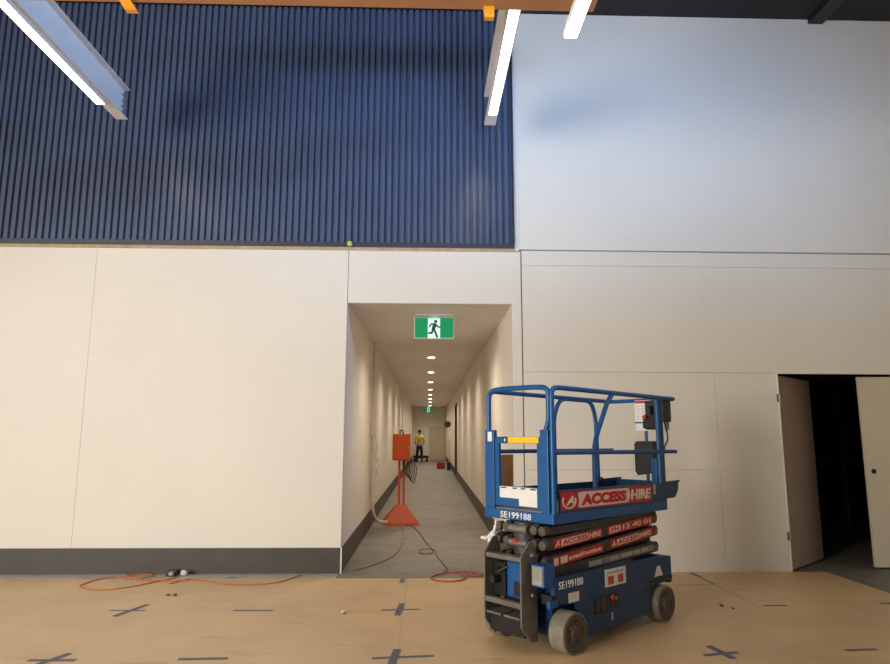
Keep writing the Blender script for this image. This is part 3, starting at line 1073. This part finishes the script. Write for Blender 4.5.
# conduit down the corridor wall
m = MB()
cy_ = 11.75
m.tube(fillet([(XL + 0.045, cy_, 3.26), (XL + 0.045, cy_, 1.70)], 0.05), 0.018, 8)
cn = m.build('conduit', pvc)
cn.location = (cx(cy_), 0, cz(cy_))
tag(cn, 'thin vertical conduit running down the corridor left wall from the ceiling', 'conduit')
MB().box(XL + 0.004, XL + 0.07, cy_ - 0.06, cy_ + 0.06, 1.62, 1.76, None, 0.008).build('junction_box', pvc, cn)
fl = MB().tube(smooth_path([(XL + 0.05, cy_, 1.61), (XL + 0.055, cy_ + 0.02, 1.2), (XL + 0.05, cy_, 0.75), (XL + 0.06, cy_, 0.40), (XL + 0.10, cy_ + 0.06, 0.20), (XL + 0.18, cy_ + 0.16, 0.11), (XL + 0.30, cy_ + 0.27, 0.09)]), 0.030, 10)
fh = fl.build('flexible_conduit', pvc)
fh.location = (cx(cy_), 0, cz(cy_))
tag(fh, 'thick pale flexible conduit looping from wall box to the orange power stand', 'conduit')
m = MB()
m.tube(smooth_path([(XL + 0.09, cy_ - 0.02, 1.62), (XL + 0.13, cy_ - 0.02, 1.4), (XL + 0.11, cy_ - 0.02, 1.25), (XL + 0.15, cy_ - 0.02, 1.1), (XL + 0.12, cy_ - 0.02, 0.95), (XL + 0.1, cy_ - 0.02, 0.85)]), 0.012, 6)
for q in (1.45, 1.2, 1.0):
    m.lathe([(0.0, -0.02), (0.028, 0.0), (0.0, 0.02)], (XL + 0.13, cy_ - 0.03, q), 'z', 8)
hl = m.build('cable_bundle', pvc)
hl.location = (cx(cy_), 0, cz(cy_))
tag(hl, 'pale taped cable bundle dangling beside the wall conduit', 'cable')

# cords


def cord(name, pts, r, mat, label, z=0.006, k=6):
    P = [(p[0], p[1], (p[2] if len(p) > 2 else z + r) + (cz(p[1]) + 0 if p[1] > Y else 0)) for p in pts]
    o = MB().tube(smooth_path(P, k), r, 7).build(name, mat)
    return tag(o, label, 'cord')


zz = 0.012
cord('extension_cord', [(-2.85, 8.06), (-2.847, 7.87), (-2.978, 7.666), (-3.145, 7.426), (-3.344, 7.292), (-3.543, 7.341), (-3.699, 7.483), (-3.69, 7.70), (-3.656, 7.831), (-3.516, 7.94), (-3.35, 7.85), (-3.208, 7.823, 0.022), (-3.13, 7.95), (-3.20, 8.07), (-3.36, 8.07), (-3.44, 7.98), (-3.38, 7.88, 0.03), (-3.2, 7.77), (-3.064, 7.743), (-2.777, 7.713), (-2.517, 7.75), (-2.178, 7.553), (-1.893, 7.50), (-1.646, 7.593), (-1.523, 7.795), (-1.438, 8.06)], 0.0065, cord_orange, 'orange extension cord looped on the brown floor along the left wall')
ring = []
cord('air_hose', [(0.277, 8.30), (0.20, 8.05), (0.10, 7.93), (0.07, 7.80), (0.13, 7.68), (0.26, 7.63), (0.39, 7.67), (0.47, 7.80), (0.46, 7.93), (0.36, 8.02, 0.03), (0.22, 8.05, 0.035), (0.25, 8.12), (0.40, 8.15), (0.55, 8.14), (0.68, 8.05), (0.68, 7.95), (0.60, 7.90), (0.50, 7.97), (0.44, 8.05, 0.035)], 0.008, cord_red, 'red hose coiled in two loops at the corridor mouth beside the lift')
cord('power_lead', [(-0.36, 12.15), (-0.238, 12.1), (-0.086, 11.216), (0.028, 10.201), (0.112, 9.595), (0.06, 9.35), (-0.08, 9.42), (-0.05, 9.6, 0.03), (0.13, 9.55, 0.03), (0.16, 9.2), (0.22, 8.7), (0.277, 8.30)], 0.006, cord_dark, 'dark lead running down the corridor floor from orange stand to the red hose')
cord('thin_lead', [(-0.42, 12.05), (-0.36, 11.2), (-0.346, 10.206), (-0.40, 9.4), (-0.52, 8.9), (-0.70, 8.5), (-0.86, 8.25)], 0.007, cord_tan, 'thin tan lead trailing over the corridor concrete to the left wall corner')
# plug and white scraps where the orange cord starts
t = thing('plug_socket', 'dark and white plug connector lying against the charcoal skirting', 'plug', (-2.86, 8.02, 0.0))
MB().box(-0.13, 0.0, -0.03, 0.03, 0.0, 0.07, None, 0.01).build('plug_body', black, t)
MB().lathe([(0.03, 0), (0.036, 0.03), (0.02, 0.06)], (0.04, 0.0, 0.036), 'x', 12).build('white_plug', plaster_crumb, t)
MB().lathe([(0.022, -0.03), (0.03, 0.0), (0.02, 0.02)], (-0.05, -0.05, 0.035), 'x', 12).build('grey_plug', silver, t)

# toolbox, wall fixture, trolley, dark case, person
ty = 31.6
t = thing('toolbox', 'red toolbox on the corridor floor near the far right wall', 'toolbox', (0.60 + cx(ty), ty, 0.003 + cz(ty)))
MB().box(-0.19, 0.19, -0.14, 0.14, 0, 0.24, None, 0.02).build('body', toolbox_red, t)
MB().box(-0.195, 0.195, -0.145, 0.145, 0.24, 0.30, None, 0.015).build('lid', toolbox_red, t)
MB().tube(fillet([(-0.08, 0, 0.29), (-0.08, 0, 0.36), (0.08, 0, 0.36), (0.08, 0, 0.29)], 0.03), 0.012, 8).build('handle', black, t)
ky = 31.5
t = thing('wall_fixture', 'dark round fixture on a pale pipe high on the far corridor right wall', 'wall fixture', (XR + cx(ky), ky, cz(ky)))
MB().lathe([(0.02, -0.16), (0.12, -0.13), (0.16, 0.0), (0.12, 0.12), (0.03, 0.15)], (-0.17, 0, 2.10), 'z', 18).build('head', black, t)
MB().tube(fillet([(-0.17, 0, 1.97), (-0.17, 0, 1.5), (-0.08, 0, 1.3), (-0.08, 0, 0.3)], 0.1), 0.035, 8).build('pipe', pvc, t)
MB().box(-0.15, 0.0, -0.05, 0.05, 2.05, 2.15).build('wall_bracket', black, t)
MB().box(-0.11, 0.0, -0.05, 0.05, 0.55, 0.65).build('wall_bracket', pvc, t)
gy = 30.6
t = thing('equipment_case', 'dark upright equipment case standing right of the red toolbox', 'case', (0.93 + cx(gy), gy, 0.003 + cz(gy)))
MB().box(-0.07, 0.09, -0.2, 0.2, 0, 0.36, None, 0.02).build('body', black, t)
MB().tube(fillet([(0.01, -0.08, 0.35), (0.01, -0.08, 0.42), (0.01, 0.08, 0.42), (0.01, 0.08, 0.35)], 0.03), 0.012, 8).build('handle', black, t)
qy = 39.6
t = thing('trolley', 'low dark flat trolley on the floor behind the person', 'trolley', (-0.45 + cx(qy), qy, 0.003 + cz(qy)))
MB().box(-0.45, 0.45, -0.3, 0.3, 0.20, 0.36, None, 0.02).build('platform', black, t)
for a in (-0.36, 0.36):
    for b_ in (-0.22, 0.22):
        m = MB()
        m.lathe([(0.06, -0.02), (0.09, -0.015), (0.09, 0.015), (0.06, 0.02)], (a, b_, 0.09), 'y', 16)
        m.box(a - 0.015, a + 0.015, b_ - 0.03, b_ - 0.022, 0.09, 0.21)
        m.build('castor', black, t)


def skin_mesh(name, verts, edges, radii, mat, parent, sub=1, root=0):
    me = bpy.data.meshes.new(name)
    b = bmesh.new()
    ly = b.verts.layers.skin.verify()
    vs = [b.verts.new(p) for p in verts]
    for i, j in edges:
        b.edges.new((vs[i], vs[j]))
    for i, q in enumerate(vs):
        r = radii[i] if isinstance(radii[i], tuple) else (radii[i], radii[i])
        q[ly].radius = r
        q[ly].use_root = (i == root)
    b.to_mesh(me)
    b.free()
    o = bpy.data.objects.new(name, me)
    COL.objects.link(o)
    o.modifiers.new('skin', 'SKIN').use_smooth_shade = True
    s_ = o.modifiers.new('sub', 'SUBSURF')
    s_.levels = s_.render_levels = sub
    dg = bpy.context.evaluated_depsgraph_get()
    m2 = bpy.data.meshes.new_from_object(o.evaluated_get(dg))
    o.modifiers.clear()
    o.data = m2
    m2.name = name
    m2.materials.clear()
    m2.materials.append(mat)
    o.parent = parent
    return o


ry = 38.6
pz = 0.003 + cz(ry)
person = thing('person', 'person in yellow hi-vis shirt and dark trousers at the far corridor end, back turned', 'person', (-0.52 + cx(ry), ry, pz))
PV_ = [(0, 0, 0.98), (0, 0.01, 1.12), (0, 0.01, 1.30), (0, 0.01, 1.48), (0, 0.01, 1.56), (0, 0.025, 1.64), (0, 0.03, 1.72), (0, 0.02, 1.80)]
PR_ = [(0.16, 0.11), (0.14, 0.10), (0.17, 0.12), (0.13, 0.09), (0.055, 0.055), (0.075, 0.085), (0.085, 0.10), (0.06, 0.07)]
PE_ = [(i, i + 1) for i in range(7)]
for s_ in (-1, 1):
    n0 = len(PV_)
    PV_ += [(s_ * 0.19, 0.01, 1.46), (s_ * 0.27, -0.02, 1.20), (s_ * 0.22, 0.16, 1.02), (s_ * 0.16, 0.24, 1.02)]
    PR_ += [0.07, 0.05, 0.036, 0.03]
    PE_ += [(3, n0), (n0, n0 + 1), (n0 + 1, n0 + 2), (n0 + 2, n0 + 3)]
    for k in range(5):
        q0 = len(PV_)
        dz = 0.03 - 0.016 * k
        ln = (0.06, 0.085, 0.092, 0.085, 0.068)[k]
        if k == 0:
            PV_ += [(s_ * 0.14, 0.27, 1.045), (s_ * 0.10, 0.29, 1.06)]
        else:
            PV_ += [(s_ * 0.13, 0.27 + 0.01, 1.02 + dz), (s_ * (0.13 - ln * 0.8), 0.29, 1.01 + dz)]
        PR_ += [0.010, 0.008]
        PE_ += [(n0 + 3, q0), (q0, q0 + 1)]
    n1 = len(PV_)
    PV_ += [(s_ * 0.10, 0, 0.90), (s_ * 0.13, 0.02, 0.50), (s_ * 0.15, -0.01, 0.09), (s_ * 0.16, 0.12, 0.035)]
    PR_ += [0.10, 0.065, 0.042, 0.035]
    PE_ += [(0, n1), (n1, n1 + 1), (n1 + 1, n1 + 2), (n1 + 2, n1 + 3)]
skin_mesh('body', PV_, PE_, PR_, skin_mat, person, 2)
sv = [(0, 0, 1.0), (0, 0.01, 1.12), (0, 0.01, 1.30), (0, 0.01, 1.49)]
sr = [(0.175, 0.125), (0.165, 0.12), (0.19, 0.135), (0.12, 0.09)]
se = [(0, 1), (1, 2), (2, 3)]
for s_ in (-1, 1):
    n0 = len(sv)
    sv += [(s_ * 0.195, 0.01, 1.46), (s_ * 0.27, -0.02, 1.20), (s_ * 0.235, 0.11, 1.07)]
    sr += [0.085, 0.066, 0.055]
    se += [(3, n0), (n0, n0 + 1), (n0 + 1, n0 + 2)]
skin_mesh('shirt', sv, se, sr, hivis, person, 2)
tv = [(0, 0, 1.0), (0, 0, 0.92)]
tr = [(0.18, 0.13), (0.17, 0.13)]
te = [(0, 1)]
for s_ in (-1, 1):
    n0 = len(tv)
    tv += [(s_ * 0.10, 0, 0.84), (s_ * 0.13, 0.02, 0.50), (s_ * 0.15, -0.01, 0.10)]
    tr += [0.112, 0.082, 0.066]
    te += [(1, n0), (n0, n0 + 1), (n0 + 1, n0 + 2)]
skin_mesh('trousers', tv, te, tr, navy, person, 2)
for s_ in (-1, 1):
    skin_mesh('boot', [(s_ * 0.15, -0.03, 0.14), (s_ * 0.15, -0.02, 0.055), (s_ * 0.158, 0.07, 0.05), (s_ * 0.165, 0.16, 0.042)], [(0, 1), (1, 2), (2, 3)], [0.06, 0.058, 0.052, 0.042], boot_mat, person, 2)
m = MB()
m.lathe([(0.0, 0.115), (0.05, 0.105), (0.088, 0.07), (0.106, 0.01), (0.104, -0.03), (0.09, -0.06)], (0, 0.018, 1.77), 'z', 20)
m.build('hair', hair_mat, person)
for q in [(-0.035, 1.73), (0.035, 1.73)]:
    MB().lathe([(0.0, 0.0), (0.012, 0.006), (0.0, 0.012)], (q[0], 0.118, q[1]), 'y', 8).build('eye', dark_print, person)
m = MB()
m.prism([(-0.013, 1.68), (0.013, 1.68), (0.005, 1.73), (-0.005, 1.73)], 'y', 0.11, 0.148)
m.build('nose', skin_mat, person)
for s_ in (-1, 1):
    MB().lathe([(0.0, -0.012), (0.03, 0.0), (0.0, 0.012)], (s_ * 0.088, 0.03, 1.71), 'x', 10).build('ear', skin_mat, person)
m = MB()
m.prism([(-0.025, 1.652), (0.025, 1.652), (0.018, 1.662), (-0.018, 1.662)], 'y', 0.11, 0.122)
m.build('mouth', toolbox_red, person)
m = MB()
b = bmesh.new()
rings = []
for (rx, ryy, zz_) in ((0.181, 0.131, 1.06), (0.176, 0.129, 1.115)):
    rings.append([b.verts.new((rx * math.cos(k * math.pi / 12), 0.005 + ryy * math.sin(k * math.pi / 12), zz_)) for k in range(24)])
for k in range(24):
    b.faces.new([rings[0][k], rings[0][(k + 1) % 24], rings[1][(k + 1) % 24], rings[1][k]])
m.merge(b)
rb = m.build('reflective_band', reflect, person)
rb.modifiers.new('thickness', 'SOLIDIFY').thickness = 0.004

# ================================================================== FLOOR TAPE AND SMALL THINGS
ZT = 0.0042


def strip(m, a, b_, wd, z=ZT):
    a, b_ = Vector((a[0], a[1])), Vector((b_[0], b_[1]))
    d = (b_ - a).normalized()
    n_ = Vector((-d.y, d.x)) * wd / 2
    m.prism([tuple(a + n_), tuple(a - n_), tuple(b_ - n_), tuple(b_ + n_)], 'z', z, z + 0.0012)


def tape(strips, label, group='grey tape marks on the floor boards'):
    c = sum((Vector(s[0]) + Vector(s[1]) for s in strips), Vector((0, 0))) / (2 * len(strips))
    t = thing('floor_tape', label, 'tape', (c.x, c.y, 0), 0, group)
    for i, s in enumerate(strips):
        m = MB((-c.x, -c.y, 0))
        strip(m, s[0], s[1], s[2] if len(s) > 2 else 0.05, ZT + 0.0013 * i)
        m.build('tape_strip', tape_mat, t)
    return t


tape([((-2.914, 6.487), (-2.591, 6.481), 0.035), ((-2.78, 6.28), (-2.655, 6.70), 0.055)], 'slanted tape cross in front of the looped orange cord')
tape([((-1.778, 6.465), (-1.408, 6.458), 0.045)], 'single tape strip on the board joint between the slanted cross and upright cross', )
tape([((-0.406, 6.445), (-0.044, 6.480), 0.04), ((-0.25, 6.264), (-0.22, 6.694), 0.055)], 'upright tape cross before the corridor, midway back')
tape([((-0.381, 5.105), (0.071, 5.151), 0.045), ((-0.235, 4.95), (-0.205, 5.306), 0.06)], 'large upright tape cross before the corridor, lowest in the photo')
tape([((-2.852, 5.114), (-2.507, 5.107), 0.045), ((-2.76, 4.95), (-2.63, 5.26), 0.055)], 'slanted tape cross at the lower left corner of the photo')
tape([((-1.783, 5.113), (-1.428, 5.127), 0.05)], 'single tape strip between the two crosses along the lower edge')
tape([((-0.258, 7.60), (-0.248, 7.82), 0.055)], 'short upright tape strip where brown boards meet the corridor concrete')
tape([((2.074, 5.12), (2.359, 5.183), 0.045), ((2.20, 5.34), (2.262, 5.04), 0.06)], 'tape cross on the floor right of the lift')
tape([((3.257, 6.554), (3.489, 6.549), 0.05)], 'single tape strip before the board gap in front of the double doors')
tape([((3.198, 5.212), (3.458, 5.23), 0.045)], 'single tape strip near the lower right corner of the photo')
tape([((4.443, 6.608), (4.72, 6.606), 0.05)], 'tape strip at the right edge of the photo below the doors')
tape([((3.165, 8.06), (3.195, 7.88), 0.05)], 'short tape strip by the right wall where the floor joint begins')
tape([((-2.79, 7.60), (-2.66, 7.86), 0.045)], 'short slanted tape strip crossing under the orange cord')
tape([((-2.27, 7.92), (-2.17, 7.92), 0.04)], 'tiny tape scrap on the concrete strip by the left skirting')


def chip(x, y, s, mat, label):
    b = bmesh.new()
    bmesh.ops.create_icosphere(b, subdivisions=2, radius=s)
    for q in b.verts:
        q.co *= 0.7 + 0.6 * random.random()
        q.co.z = max(q.co.z * 0.6, -s * 0.3)
    zl = min(q.co.z for q in b.verts)
    for q in b.verts: q.co.z -= zl
    m = MB()
    m.merge(b)
    o = m.build('debris_chip', mat)
    o.location = (x, y, 0.0042)
    tag(o, label, 'debris', 'debris chips on the floor')


chip(-0.75, 6.376, 0.022, plaster_crumb, 'pale plaster crumb left of the middle tape cross')
chip(-0.735, 6.33, 0.012, crumb, 'dark crumb touching the pale plaster crumb')
chip(2.843, 6.53, 0.022, crumb, 'dark chip on the boards right of the rear lift wheel')
chip(2.91, 6.44, 0.013, crumb, 'smaller dark chip next to the chip right of the lift')
for i, (x, y) in enumerate(((-2.60, 7.06), (-2.53, 7.055))):
    chip(x, y, 0.02, crumb, ['flat dark scrap in front of the orange cord, one of a touching pair', 'smaller dark scrap beside the flat scrap before the orange cord'][i])
m = MB()
m.lathe([(0.0, -0.03), (0.03, -0.02), (0.035, 0.0), (0.02, 0.02)], (0, 0, 0), 'y', 14)
o = m.build('marker_cap', lime)
o.location = (-0.985, Y - 0.062, 4.025)
tag(o, 'small lime-yellow marker stuck at the bottom edge of the corrugated wall', 'marker')
